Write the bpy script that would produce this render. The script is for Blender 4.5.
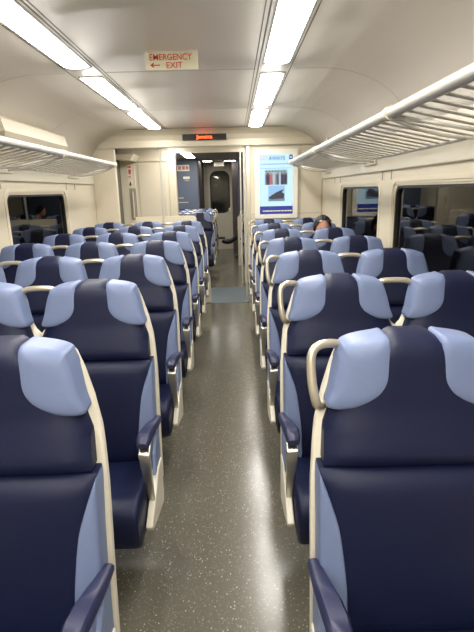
import bpy, bmesh, math, random
from mathutils import Vector, Matrix, Euler
random.seed(7)
PI = math.pi
sc = bpy.context.scene
for o in list(bpy.data.objects): bpy.data.objects.remove(o)

# ---------------------------------------------------------------- camera, world, exposure
cam_d = bpy.data.cameras.new('camera'); cam = bpy.data.objects.new('camera', cam_d)
sc.collection.objects.link(cam); sc.camera = cam
cam_d.sensor_fit = 'VERTICAL'; cam_d.sensor_height = 36.0
cam_d.lens = 36.0 * 471.0 / 632.0
cam_d.clip_start = 0.02
TH, RO = 0.2602, 0.0242
fw = Vector((0.001, math.cos(TH), -math.sin(TH))).normalized()
rt = fw.cross(Vector((0, 0, 1))).normalized(); up = rt.cross(fw)
rt2 = rt * math.cos(-RO) + up * math.sin(-RO)
up2 = -rt * math.sin(-RO) + up * math.cos(-RO)
cam.matrix_world = Matrix(((rt2.x, up2.x, -fw.x, 0), (rt2.y, up2.y, -fw.y, 0), (rt2.z, up2.z, -fw.z, 1.545), (0, 0, 0, 1)))
w = bpy.data.worlds.new('night'); sc.world = w; w.use_nodes = True
w.node_tree.nodes['Background'].inputs[0].default_value = (0.01, 0.012, 0.02, 1)
w.node_tree.nodes['Background'].inputs[1].default_value = 0.1
sc.view_settings.view_transform = 'Standard'; sc.view_settings.look = 'None'
sc.view_settings.gamma = 1.0; sc.view_settings.use_curve_mapping = False
sc.view_settings.exposure = 2.1
LAMP = 8.0           # ceiling light diffusers
LAMP_FAR = 11.0

# ---------------------------------------------------------------- materials
def mat(name, col, rough=.5, metal=0, bump=0, bscale=60, spec=.5, coat=0, emit=0, var=0, vscale=3, ecol=None):
    m = bpy.data.materials.new(name); m.use_nodes = True
    nt = m.node_tree; b = nt.nodes['Principled BSDF']
    b.inputs['Base Color'].default_value = (*col, 1); b.inputs['Roughness'].default_value = rough
    b.inputs['Metallic'].default_value = metal; b.inputs['Specular IOR Level'].default_value = spec
    b.inputs['Coat Weight'].default_value = coat
    if emit:
        b.inputs['Emission Color'].default_value = (*(ecol or col), 1); b.inputs['Emission Strength'].default_value = emit
    tc = nt.nodes.new('ShaderNodeTexCoord')
    if var:
        n = nt.nodes.new('ShaderNodeTexNoise'); n.inputs['Scale'].default_value = vscale; n.inputs['Detail'].default_value = 4
        nt.links.new(tc.outputs['Object'], n.inputs['Vector'])
        mx = nt.nodes.new('ShaderNodeMix'); mx.data_type = 'RGBA'
        mx.inputs[6].default_value = (*[c * (1 - var) for c in col], 1); mx.inputs[7].default_value = (*[min(1, c * (1 + var)) for c in col], 1)
        nt.links.new(n.outputs['Fac'], mx.inputs[0]); nt.links.new(mx.outputs[2], b.inputs['Base Color'])
    if bump:
        n = nt.nodes.new('ShaderNodeTexNoise'); n.inputs['Scale'].default_value = bscale; n.inputs['Detail'].default_value = 3
        nt.links.new(tc.outputs['Object'], n.inputs['Vector'])
        bp = nt.nodes.new('ShaderNodeBump'); bp.inputs['Strength'].default_value = bump; bp.inputs['Distance'].default_value = .004
        nt.links.new(n.outputs['Fac'], bp.inputs['Height']); nt.links.new(bp.outputs['Normal'], b.inputs['Normal'])
    return m
M = {}
M['wall'] = mat('cream_panel', (.62, .56, .44), .38, var=.03)
M['ceil'] = mat('ceiling_panel', (.76, .71, .64), .40, var=.03, vscale=1.5)
M['seam'] = mat('panel_seam', (.33, .29, .24), .6)
M['cseam'] = mat('ceiling_seam', (.50, .45, .385), .6)
M['frame'] = mat('cream_molding', (.66, .60, .47), .35)
M['navy'] = mat('navy_vinyl', (.0050, .0078, .032), .45, bump=.25, bscale=22, spec=.25, var=.12, vscale=9)
M['blue'] = mat('periwinkle_vinyl', (.142, .183, .312), .42, bump=.2, bscale=25, spec=.4, var=.06, vscale=9)
M['arm'] = mat('armrest_rubber', (.018, .021, .060), .42)
M['shell'] = mat('seat_shell', (.60, .56, .46), .35)
M['handle'] = mat('satin_champagne', (.50, .45, .35), .30, metal=.6)
M['chrome'] = mat('satin_metal', (.72, .69, .62), .28, metal=1)
M['dark'] = mat('dark_metal', (.04, .04, .045), .45)
M['rack'] = mat('rack_aluminium', (.62, .60, .55), .32, metal=.35)
M['black'] = mat('black_rubber', (.008, .008, .009), .5)
M['slate'] = mat('slate_wall', (.095, .12, .18), .45, var=.05)
M['brown'] = mat('dark_door_panel', (.07, .055, .05), .5, var=.1)
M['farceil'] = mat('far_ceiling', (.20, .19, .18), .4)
M['white'] = mat('white_plate', (.75, .73, .66), .5)
M['signw'] = mat('sign_plate', (.66, .64, .47), .5)
M['red'] = mat('sign_red', (.62, .06, .035), .5)
M['pinkred'] = mat('faded_red', (.55, .22, .17), .5)
M['yellow'] = mat('warning_yellow', (.75, .50, .05), .5)
M['light'] = mat('diffuser', (.9, .9, .9), .4, emit=LAMP, ecol=(1, .965, .90))
M['lightf'] = mat('far_diffuser', (.9, .9, .9), .4, emit=LAMP_FAR, ecol=(1, .965, .90))
M['screen'] = mat('screen_bg', (.02, .02, .02), .2, emit=.26, ecol=(.56, .82, .93))
M['s_band'] = mat('screen_band', (.02, .02, .02), .2, emit=0.27, ecol=(.02, .035, .28))
M['s_text'] = mat('screen_text', (.02, .02, .02), .2, emit=0.24, ecol=(.06, .20, .58))
M['s_pink'] = mat('screen_pink', (.02, .02, .02), .2, emit=0.24, ecol=(.62, .60, .85))
M['s_logo'] = mat('screen_logo', (.02, .02, .02), .2, emit=0.24, ecol=(.01, .02, .14))
M['s_yel'] = mat('screen_yellow', (.02, .02, .02), .2, emit=0.27, ecol=(.8, .75, .45))
M['led'] = mat('led_red', (.1, .01, .01), .4, emit=2.4, ecol=(1, .055, .01))
M['ledbox'] = mat('led_housing', (.02, .016, .014), .4)
M['skin'] = mat('skin', (.70, .36, .26), .5, bump=.1)
M['hair'] = mat('dark_hair', (.016, .010, .008), .55, bump=.8, bscale=90)
M['cloth'] = mat('dark_cloth', (.014, .014, .02), .8, bump=.3, bscale=200)
M['jeans'] = mat('dark_trousers', (.012, .013, .02), .85, bump=.3, bscale=200)
M['shoe'] = mat('black_shoe', (.008, .008, .009), .4)
M['lens'] = mat('lens', (.12, .12, .12), .1, spec=1)

def glass_mat():
    m = bpy.data.materials.new('tinted_window_glass'); m.use_nodes = True; nt = m.node_tree
    for n in list(nt.nodes):
        if n.type != 'OUTPUT_MATERIAL': nt.nodes.remove(n)
    out = [n for n in nt.nodes][0]
    fr = nt.nodes.new('ShaderNodeFresnel'); fr.inputs[0].default_value = 1.5
    g = nt.nodes.new('ShaderNodeBsdfGlossy'); g.inputs['Roughness'].default_value = .015; g.inputs[0].default_value = (.9, .9, .88, 1)
    t = nt.nodes.new('ShaderNodeBsdfTransparent'); t.inputs[0].default_value = (.45, .45, .45, 1)
    mx = nt.nodes.new('ShaderNodeMixShader')
    nt.links.new(fr.outputs[0], mx.inputs[0]); nt.links.new(t.outputs[0], mx.inputs[1]); nt.links.new(g.outputs[0], mx.inputs[2])
    nt.links.new(mx.outputs[0], out.inputs[0]); return m
M['glass'] = glass_mat()

def floor_mat(name, base, speck, rough):
    m = mat(name, base, rough); nt = m.node_tree; b = nt.nodes['Principled BSDF']
    tc = nt.nodes.new('ShaderNodeTexCoord')
    prev = None
    n = nt.nodes.new('ShaderNodeTexNoise'); n.inputs['Scale'].default_value = 60; n.inputs['Detail'].default_value = 5
    nt.links.new(tc.outputs['Object'], n.inputs['Vector'])
    mx = nt.nodes.new('ShaderNodeMix'); mx.data_type = 'RGBA'
    mx.inputs[6].default_value = (*[c * .75 for c in base], 1); mx.inputs[7].default_value = (*[c * 1.25 for c in base], 1)
    nt.links.new(n.outputs['Fac'], mx.inputs[0]); prev = mx.outputs[2]
    for sc_, th in ((75, .15), (140, .17)):
        mp = nt.nodes.new('ShaderNodeMapping'); mp.inputs['Scale'].default_value = (1, .8 if sc_ == 75 else 1.2, 1)
        mp.inputs['Rotation'].default_value = (0, 0, .5)
        nt.links.new(tc.outputs['Object'], mp.inputs[0])
        v = nt.nodes.new('ShaderNodeTexVoronoi'); v.inputs['Scale'].default_value = sc_
        nt.links.new(mp.outputs[0], v.inputs['Vector'])
        lt = nt.nodes.new('ShaderNodeMath'); lt.operation = 'LESS_THAN'; lt.inputs[1].default_value = th
        nt.links.new(v.outputs['Distance'], lt.inputs[0])
        sp = nt.nodes.new('ShaderNodeSeparateColor'); nt.links.new(v.outputs['Color'], sp.inputs[0])
        gt = nt.nodes.new('ShaderNodeMath'); gt.operation = 'GREATER_THAN'; gt.inputs[1].default_value = .55
        nt.links.new(sp.outputs[0], gt.inputs[0])
        ml = nt.nodes.new('ShaderNodeMath'); ml.operation = 'MULTIPLY'
        nt.links.new(lt.outputs[0], ml.inputs[0]); nt.links.new(gt.outputs[0], ml.inputs[1])
        m2 = nt.nodes.new('ShaderNodeMix'); m2.data_type = 'RGBA'; m2.inputs[7].default_value = (*speck, 1)
        nt.links.new(ml.outputs[0], m2.inputs[0]); nt.links.new(prev, m2.inputs[6]); prev = m2.outputs[2]
    nt.links.new(prev, b.inputs['Base Color']); return m
M['floor'] = floor_mat('speckled_floor', (.105, .098, .076), (.58, .56, .48), .19)
M['floorb'] = floor_mat('blue_grey_floor', (.07, .095, .108), (.17, .21, .22), .35)

# ---------------------------------------------------------------- helpers
C = sc.collection
def tag(o, label=None, cat=None, group=None, kind=None):
    if label: o['label'] = label
    if cat: o['category'] = cat
    if group: o['group'] = group
    if kind: o['kind'] = kind
    return o
def empty(name, loc=(0, 0, 0), rz=0, parent=None):
    o = bpy.data.objects.new(name, None); C.objects.link(o); o.location = loc; o.rotation_euler = (0, 0, rz)
    o.empty_display_size = .05
    if parent: o.parent = parent
    return o
def mk(name, vs, fs, m, parent=None, smooth=False, mats=None, fm=None):
    me = bpy.data.meshes.new(name); me.from_pydata([tuple(v) for v in vs], [], fs); me.update()
    bm = bmesh.new(); bm.from_mesh(me); bmesh.ops.recalc_face_normals(bm, faces=bm.faces); bm.to_mesh(me); bm.free()
    for q in (mats or [m]): me.materials.append(q)
    if fm:
        for p, i in zip(me.polygons, fm): p.material_index = i
    if smooth:
        me.polygons.foreach_set('use_smooth', [True] * len(me.polygons))
        try: me.set_sharp_from_angle(angle=math.radians(50))
        except Exception: pass
    o = bpy.data.objects.new(name, me); C.objects.link(o)
    if parent: o.parent = parent
    return o
class MB:
    def __init__(s): s.v = []; s.f = []
    def add(s, vs, fs):
        k = len(s.v); s.v += [tuple(v) for v in vs]; s.f += [tuple(i + k for i in f) for f in fs]; return s
    def box(s, a, b):
        x0, y0, z0 = a; x1, y1, z1 = b
        return s.add([(x0, y0, z0), (x1, y0, z0), (x1, y1, z0), (x0, y1, z0), (x0, y0, z1), (x1, y0, z1), (x1, y1, z1), (x0, y1, z1)],
                     [(0, 3, 2, 1), (4, 5, 6, 7), (0, 1, 5, 4), (1, 2, 6, 5), (2, 3, 7, 6), (3, 0, 4, 7)])
    def rbox(s, a, b, r=.005, seg=2):
        bm = bmesh.new(); t = MB().box(a, b)
        vs = [bm.verts.new(v) for v in t.v]
        for f in t.f: bm.faces.new([vs[i] for i in f])
        bmesh.ops.recalc_face_normals(bm, faces=bm.faces)
        bmesh.ops.bevel(bm, geom=list(bm.edges), offset=r, segments=seg, profile=.5, affect='EDGES')
        bm.verts.index_update()
        s.add([v.co[:] for v in bm.verts], [tuple(v.index for v in f.verts) for f in bm.faces]); bm.free(); return s
    def tube(s, pts, r, n=10, flat=None, upv=(0, 0, 1), closed=False):
        pts = [Vector(p) for p in pts]; N = len(pts); rings = []
        for i, p in enumerate(pts):
            if closed: t = (pts[(i + 1) % N] - pts[i - 1])
            else: t = (pts[min(i + 1, N - 1)] - pts[max(i - 1, 0)])
            t.normalize(); u = Vector(upv)
            if abs(u.dot(t)) > .95: u = Vector((0, 1, 0))
            a = t.cross(u).normalized(); b = a.cross(t).normalized()
            ri = r[i] if isinstance(r, (list, tuple)) else r
            fl = flat or 1
            rings.append([p + a * ri * math.cos(2 * PI * k / n) * fl + b * ri * math.sin(2 * PI * k / n) for k in range(n)])
        vs = [v for rg in rings for v in rg]; fs = []
        for i in range(N if closed else N - 1):
            j = (i + 1) % N
            for k in range(n): fs.append((i * n + k, i * n + (k + 1) % n, j * n + (k + 1) % n, j * n + k))
        if not closed: fs.append(tuple(range(n))[::-1]); fs.append(tuple((N - 1) * n + k for k in range(n)))
        return s.add(vs, fs)
    def prism(s, poly, d0, d1, axis='x'):
        """poly: 2D outline; extruded along axis"""
        def p3(a, b, d): return {'x': (d, a, b), 'y': (a, d, b), 'z': (a, b, d)}[axis]
        n = len(poly); vs = [p3(a, b, d0) for a, b in poly] + [p3(a, b, d1) for a, b in poly]
        fs = [tuple(range(n)), tuple(range(2 * n - 1, n - 1, -1))] + [(i, (i + 1) % n, n + (i + 1) % n, n + i) for i in range(n)]
        return s.add(vs, fs)
    def sphere(s, c, r, n=16, m=10):
        vs = []; fs = []
        rx, ry, rz = (r, r, r) if not isinstance(r, (tuple, list)) else r
        for i in range(m + 1):
            th = PI * i / m
            for j in range(n):
                ph = 2 * PI * j / n
                vs.append((c[0] + rx * math.sin(th) * math.cos(ph), c[1] + ry * math.sin(th) * math.sin(ph), c[2] + rz * math.cos(th)))
        for i in range(m):
            for j in range(n): fs.append((i * n + j, i * n + (j + 1) % n, (i + 1) * n + (j + 1) % n, (i + 1) * n + j))
        return s.add(vs, fs)
    def build(s, name, m, parent=None, smooth=False): return mk(name, s.v, s.f, m, parent, smooth)
def struct(o): o['kind'] = 'structure'; return o
def interp(tab, z):
    if z >= tab[0][0]: return tab[0][1]
    for (a, va), (b, vb) in zip(tab, tab[1:]):
        if z >= b: t = (a - z) / (a - b); return va + (vb - va) * t
    return tab[-1][1]
def smoothpath(pts, n=6, closed=False):
    """Catmull-Rom"""
    P = [Vector(p) for p in pts]; out = []; N = len(P)
    for i in range(N if closed else N - 1):
        p0 = P[i - 1] if (closed or i > 0) else P[0] * 2 - P[1]
        p1 = P[i]; p2 = P[(i + 1) % N]
        p3 = P[(i + 2) % N] if (closed or i + 2 < N) else P[-1] * 2 - P[-2]
        for k in range(n):
            t = k / n
            out.append(.5 * ((2 * p1) + (-p0 + p2) * t + (2 * p0 - 5 * p1 + 4 * p2 - p3) * t * t + (-p0 + 3 * p1 - 3 * p2 + p3) * t ** 3))
    if not closed: out.append(P[-1])
    return out
def rrect(x0, y0, x1, y1, r, n=6):
    pts = []
    for cx, cy, a0 in ((x1 - r, y1 - r, 0), (x0 + r, y1 - r, PI / 2), (x0 + r, y0 + r, PI), (x1 - r, y0 + r, 3 * PI / 2)):
        for k in range(n + 1):
            a = a0 + PI / 2 * k / n; pts.append((cx + r * math.cos(a), cy + r * math.sin(a)))
    return pts
def ring_prism(outer, inner, d0, d1, axis):
    def p3(a, b, d): return {'x': (d, a, b), 'y': (a, d, b), 'z': (a, b, d)}[axis]
    n = len(outer); mb = MB()
    vs = [p3(*p, d0) for p in outer] + [p3(*p, d0) for p in inner] + [p3(*p, d1) for p in outer] + [p3(*p, d1) for p in inner]
    fs = []
    for i in range(n):
        j = (i + 1) % n
        fs += [(i, j, n + j, n + i), (2 * n + i, 3 * n + i, 3 * n + j, 2 * n + j), (i, 2 * n + i, 2 * n + j, j), (n + i, n + j, 3 * n + j, 3 * n + i)]
    return mb.add(vs, fs)
def text(name, s, size, m, parent, loc, rot=(PI / 2, 0, 0), align='LEFT', ext=.001, off=0.0, sx=1.0):
    cu = bpy.data.curves.new(name, 'FONT'); cu.body = s; cu.size = size; cu.extrude = ext; cu.align_x = align; cu.offset = off
    o = bpy.data.objects.new(name + '_tmp', cu); C.objects.link(o)
    dg = bpy.context.evaluated_depsgraph_get(); me = bpy.data.meshes.new_from_object(o.evaluated_get(dg))
    bpy.data.objects.remove(o); me.materials.clear(); me.materials.append(m)
    q = bpy.data.objects.new(name, me); C.objects.link(q); q.location = loc; q.rotation_euler = rot; q.scale = (sx, 1, 1)
    if parent: q.parent = parent
    return q

# ---------------------------------------------------------------- dimensions of the car
XC = -.334; WL, WR = -1.864, 1.196; ZC = 2.318
Y0 = -4.2; YB = 6.53; YV = 8.03; YE = 13.04
WT = .07     # wall thickness

# ---------------------------------------------------------------- structure
struct(MB().box((WL - .3, Y0 - .1, -.06), (WR + .3, YE + .1, 0)).build('floor', M['floor']))
struct(MB().box((WL - .05, 6.54, .0005), (WR + .05, 7.66, .003)).build('trim_1', M['floorb']))

# windows: (y0, y1) openings; z0..z1
WZ0, WZ1 = .93, 1.565
WIN = [(-3.05, -1.65), (-1.3, .10), (.47, 1.87), (2.235, 3.635), (4.0, 5.4)]
def side_wall(name, X, s):
    mb = MB(); a, b = (X, X + s * WT) if s > 0 else (X - WT, X)
    mb.box((a, Y0, 0), (b, YV + .1, WZ0)); mb.box((a, Y0, WZ1), (b, YV + .1, 2.02))
    ys = [Y0] + [y for p in WIN for y in p] + [6.6]
    for i in range(0, len(ys), 2): mb.box((a, ys[i], WZ0), (b, ys[i + 1], WZ1))
    mb.box((a, 7.98, WZ0), (b, YV + .1, WZ1))
    # door pocket pier between the saloon and the side door
    mb.box((a, 6.6, WZ0), (b, 6.75, WZ1))
    mb.box((a, YV + .1, 0), (b, YE, 2.30))
    return struct(mb.build(name, M['wall']))
side_wall('wall_left', WL, -1); side_wall('wall_right', WR, 1)

# ceiling with coved shoulders
def ceiling():
    prof = []
    n = 10
    for k in range(n + 1):
        a = PI / 2 * k / n
        prof.append((WL + .62 * (1 - math.cos(a)) , 1.93 + (ZC - 1.93) * math.sin(a)))
    inner = prof + [(2 * XC - x, z) for x, z in prof[::-1]]
    outer = [(WL - WT, 1.93), (WL - WT, ZC + .1), (WR + WT, ZC + .1), (WR + WT, 1.93)]
    poly = inner + outer[::-1]
    mb = MB(); n = len(inner)
    vs = [(x, Y0, z) for x, z in inner] + [(x, YB + .02, z) for x, z in inner]
    fs = [(i, i + 1, n + i + 1, n + i) for i in range(n - 1)]
    mb.add(vs, fs)
    o = mb.build('ceiling', M['ceil'], smooth=True)
    sol = o.modifiers.new('s', 'SOLIDIFY'); sol.thickness = .05; sol.offset = 0
    # push the sheet outwards so the inside face keeps its place
    sol.offset = 1
    for p in o.data.polygons: p.flip() if False else None
    return struct(o)
ceiling()
def cz(x):   # height of the ceiling above x
    d = min(x - WL, WR - x)
    if d >= .62: return ZC
    a = math.acos(max(-1, min(1, 1 - d / .62))); return 1.93 + (ZC - 1.93) * math.sin(a)
# thin seams between ceiling panels
mb = MB()
for y in (-2.6, -1.1, .4, 1.87, 3.42, 4.93):
    for a, b in ((XC - .50, XC + .50),):
        mb.box((a, y - .003, ZC - .0015), (b, y + .003, ZC + .002))
    for sgn in (-1, 1):
        xs = [XC + sgn * (.76 + .75 * k / 12) for k in range(13)]
        for p, q in zip(xs, xs[1:]):
            vs = []
            for x in (p, q):
                for yy in (y - .003, y + .003): vs.append((x, yy, cz(x) - .002))
            mb.add(vs, [(0, 1, 3, 2)])
struct(mb.build('trim_2', M['cseam']))
mb = MB()
for sgn in (-1, 1):
    for dx, w_ in ((.515, .007), (.492, .005), (.728, .005)):
        x = XC + sgn * dx
        mb.box((x - w_ / 2, Y0, ZC - .003), (x + w_ / 2, 6.34, ZC + .001))
struct(mb.build('trim_3', M['seam']))

# bulkhead header with curved top where the ceiling ends
def header():
    mb = MB()
    prof = [(6.30, ZC + .02), (6.30, ZC - .004), (6.36, ZC - .006), (6.44, ZC - .022), (6.50, ZC - .06), (6.53, ZC - .12), (6.53, 2.125), (6.66, 2.125), (6.66, ZC + .02)]
    mb.prism(prof, WL + .02, WR - .02, 'x')
    return struct(mb.build('wall_header', M['frame']))
header()
struct(MB().box((WL, 6.296, ZC - .009), (WR, 6.304, ZC)).build('trim_4', M['seam']))
struct(MB().box((WL, 6.66, 2.26), (WR, YV, 2.30)).build('ceiling_vestibule', M['ceil']))
# left stub bulkhead, right bulkhead carrying the screen
struct(MB().rbox((WL, YB, 0), (-1.55, 6.60, 2.125), .01).build('wall_bulkhead_left', M['wall']))
struct(MB().rbox((.225, 6.56, 0), (WR, 6.66, 2.125), .012).build('wall_bulkhead_right', M['wall']))
mb = MB(); mb.tube([(WL + .02, 6.52, 2.118), (WR - .02, 6.52, 2.118)], .009, 8)
struct(mb.build('trim_5', M['rack']))
mb = MB()
for x in (.90, 1.19): mb.box((x - .002, 6.557, .9), (x + .002, 6.5605, 2.12))
mb.box((.24, 6.557, 1.225), (1.19, 6.5605, 1.231)); mb.box((-1.86, 6.527, 1.9), (-1.55, 6.531, 1.903))
struct(mb.build('trim_6', M['seam']))

# far bulkhead of the vestibule
mb = MB(); mb.rbox((WL, YV, 0), (-1.60, YV + .09, 2.25), .008); mb.box((-1.60, YV + .012, 0), (-1.06, YV + .09, 2.25))
mb.rbox((-1.06, YV - .01, 0), (-.925, YV + .10, 2.25), .015); mb.box((-.93, YV, 2.15), (.2, YV + .09, 2.27))
struct(mb.build('wall_vestibule_far', M['frame']))
struct(MB().rbox((-1.585, YV - .012, 2.03), (-1.07, YV + .02, 2.055), .006).build('trim_7', M['shell']))
struct(MB().rbox((-1.55, YV - .003, .2), (-1.10, YV + .02, 2.00), .008).build('trim_8', M['wall']))
struct(MB().rbox((.165, YV - .01, 0), (WR, YV + .09, 2.25), .012).build('wall_vestibule_far_right', M['frame']))
# sloping bracket cover over the side door
struct(MB().prism([(-1.86, 2.12), (-1.50, 2.12), (-1.56, 2.03), (-1.80, 2.05)], 7.55, YV, 'y').build('trim_9', M['frame']))
# cove panel over the near edge of the door opening
# side doors
for n_, X, s in ((1, WL, -1), (2, WR, 1)):
    d = empty('door_%d' % n_, (X, 7.4, 0)); struct(d)
    a, b = (0, .03) if s > 0 else (-.03, 0)
    for k, (ya, yb) in enumerate(((-.65, 0), (0, .60))):
        mb = MB(); mb.box((a, ya, .0), (b, yb, .9)); mb.box((a, ya, 2.05), (b, yb, 2.12)); mb.box((a, ya, .9), (b, ya + .12, 2.05)); mb.box((a, yb - .04, .9), (b, yb, 2.05))
        lf = mb.build('door_leaf', M['rack'], d)
        g = MB().box((a + .012, ya + .12, .9), (b - .012, yb - .04, 2.05)).build('door_glass', M['glass'], lf)
        o, i = rrect(ya + .10, .88, yb - .02, 2.07, .05), rrect(ya + .13, .91, yb - .05, 2.04, .04)
        ring_prism(o, i, a - .004, b + .004, 'x').build('door_gasket', M['black'], lf)

# dark sealed edge pillars beside the side doors
M['pillar'] = mat('grey_door_edge', (.13, .12, .11), .6)
for n_, X, s_ in ((15, WL, 1), (16, WR, -1)):
    a, b = sorted((X, X + s_ * .035)); struct(MB().rbox((a, 7.60, 0), (b, 8.02, 2.12), .006).build('trim_%d' % n_, M['pillar']))
# end section behind the vestibule
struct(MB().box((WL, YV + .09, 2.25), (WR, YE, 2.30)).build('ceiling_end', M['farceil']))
struct(MB().rbox((WL, 11.2, 0), (-.80, YE, 2.25), .01).build('wall_cabinet_left', M['slate']))
struct(MB().rbox((.12, 11.45, 0), (WR, YE, 2.25), .01).build('wall_cabinet_right', M['slate']))
struct(MB().box((-.799, 11.22, 0), (-.785, YE, 2.248)).build('trim_10', M['brown']))
struct(MB().box((-.035, 12.2, 0), (.119, YE, 2.248)).build('trim_11', M['brown']))
struct(MB().box((WL, YE, 0), (WR, YE + .08, 2.3)).build('wall_end', M['wall']))
d = empty('door_3', (-.36, YE, 0)); struct(d)
dl = MB()
out, inn = rrect(-.31, 0, .31, 2.16, .02, 6), rrect(-.235, 1.0, .235, 2.03, .17, 6)
mbx = ring_prism(out, inn, -.03, -.001, 'y')
leaf = mbx.build('door_leaf', M['frame'], d)
ring_prism(rrect(-.262, .97, .262, 2.06, .19), rrect(-.228, 1.005, .228, 2.025, .165), -.042, -.005, 'y').build('window_gasket', M['black'], leaf)
MB().prism(rrect(-.235, 1.0, .235, 2.03, .17), -.018, -.012, 'y').build('window_glass', M['glass'], leaf)
MB().rbox((.22, -.07, .98), (.27, -.03, 1.10), .008).build('door_handle', M['chrome'], leaf)
MB().rbox((-.11, -.036, .27), (.10, -.03, .33), .002).build('kick_vent', M['brown'], leaf)
mb = MB(); mb.rbox((-.34, -.05, 0), (-.31, 0, 2.2), .004); mb.rbox((.31, -.05, 0), (.34, 0, 2.2), .004); mb.rbox((-.34, -.05, 2.16), (.34, 0, 2.2), .004)
mb.build('door_frame', M['shell'], d)
# rear wall behind the viewer
struct(MB().box((WL, Y0 - .08, 0), (WR, Y0, ZC)).build('wall_rear', M['wall']))
# dark heater strips along both walls
mb = MB().rbox((WL, Y0, 0), (WL + .06, 6.5, .20), .01); struct(mb.build('baseboard_left', M['seam']))
mb = MB().rbox((WR - .06, Y0, 0), (WR, 6.5, .20), .01); struct(mb.build('baseboard_right', M['seam']))

# windows
def window(i, X, s, y0, y1):
    w_ = empty('window_%d' % i, (X, (y0 + y1) / 2, WZ0)); struct(w_)
    h = (y1 - y0) / 2; H = WZ1 - WZ0
    fr = rrect(-h - .055, -.055, h + .055, H + .045, .10); f2 = rrect(-h + .012, .012, h - .012, H - .012, .075)
    mid = rrect(-h - .02, -.02, h + .02, H + .015, .09)
    o = ring_prism(fr, mid, -s * .006, s * .03, 'x').build('window_frame', M['frame'], w_)
    o2 = ring_prism(mid, f2, -s * .004 + s * .012, s * .05, 'x').build('window_reveal', M['frame'], w_)
    f3 = rrect(-h + .030, .030, h - .030, H - .030, .065)
    ring_prism(f2, f3, s * .014, s * .055, 'x').build('window_gasket', M['black'], w_)
    MB().box((s * .034 if s > 0 else -.040, -h + .015, .015), (s * .040 if s > 0 else -.034, h - .015, H - .015)).build('window_glass', M['glass'], w_)
k = 1
for y0, y1 in WIN:
    window(k, WL, -1, y0, y1); window(k + 1, WR, 1, y0, y1); k += 2
# rail behind the racks, with little slots under it
for n_, X, s in ((12, WL, 1), (13, WR, -1)):
    a, b = sorted((X, X + s * .022))
    struct(MB().rbox((a, Y0, 1.665), (b, 6.5, 1.80), .008).build('trim_%d' % n_, M['shell']))
mb = MB()
for X, s in ((WL, 1), (WR, -1)):
    for y in (-.05, .3, 2.05, 2.42, 3.70, 3.92, 5.46, 5.75):
        a, b = sorted((X, X + s * .004)); mb.box((a, y - .007, 1.60), (b, y + .007, 1.665))
struct(mb.build('trim_14', M['seam']))

# ---------------------------------------------------------------- ceiling lights
lt = 0
LABEL_Y = {0: 'nearest the viewer', 1: 'second from the viewer', 2: 'farthest, next to the header'}
def ceiling_light(x0, x1, y0, y1, z, label, m='light', far=False):
    r = empty('ceiling_light', ((x0 + x1) / 2, (y0 + y1) / 2, z)); tag(r, label, 'ceiling light', 'fluorescent ceiling light strips')
    hx, hy = (x1 - x0) / 2, (y1 - y0) / 2
    ring_prism(rrect(-hx - .012, -hy - .03, hx + .012, hy + .03, .01, 3), rrect(-hx, -hy, hx, hy, .025, 4) if False else rrect(-hx, -hy, hx, hy, .01, 3), -.006, .001, 'z').build('fixture_frame', M['rack'] if not far else M['frame'], r)
    # a gently bowed diffuser
    n = 6; vs = []; fs = []
    for j in range(2):
        for i in range(n + 1):
            u = -1 + 2 * i / n; vs.append((hx * u, (-hy, hy)[j], -.003 - (.004 if far else .012) * (1 - u ** 4)))
    for i in range(n): fs.append((i, i + 1, n + 2 + i, n + 1 + i))
    fs.append(tuple(range(n + 1))); fs.append(tuple(range(n + 1, 2 * n + 2)))
    mk('diffuser', vs, fs, M[m], r, smooth=True)
segs = [(-4.1, -2.72), (-2.62, -1.22), (-1.12, .25), (.42, 1.78), (1.97, 3.24), (3.55, 4.74), (5.05, 6.24)]
nm = {3: 'off the top of the picture', 4: 'nearest in the picture', 5: 'second in its row', 6: 'farthest, ending at the header'}
for side, xa, xb in (('left', XC - .70, XC - .545), ('right', XC + .545, XC + .70)):
    for i, (a, b) in enumerate(segs):
        if i in nm and i > 3: lab = 'white glowing ceiling light panel in the %s row, %s' % (side, nm[i])
        else: lab = 'white glowing ceiling light panel in the %s row, overhead and behind the viewer, number %s' % (side, ['four', 'three', 'two', 'one'][i])
        ceiling_light(xa, xb, a, b, ZC - .001, lab)
ceiling_light(-.98, -.80, 8.75, 10.6, 2.249, 'long light panel in the dark ceiling beyond the vestibule, left side', 'lightf', True)
ceiling_light(-.73, -.50, 11.95, 12.05, 2.249, 'small light above the end door, left one', 'lightf', True)
ceiling_light(-.20, .06, 11.95, 12.05, 2.249, 'small light above the end door, right one', 'lightf', True)

ceiling_light(XC - .70, XC - .545, 6.80, 7.90, 2.259, 'vestibule ceiling light on the left, hidden behind the header')
ceiling_light(XC + .545, XC + .70, 6.80, 7.90, 2.259, 'vestibule ceiling light on the right, hidden behind the header')
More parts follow.
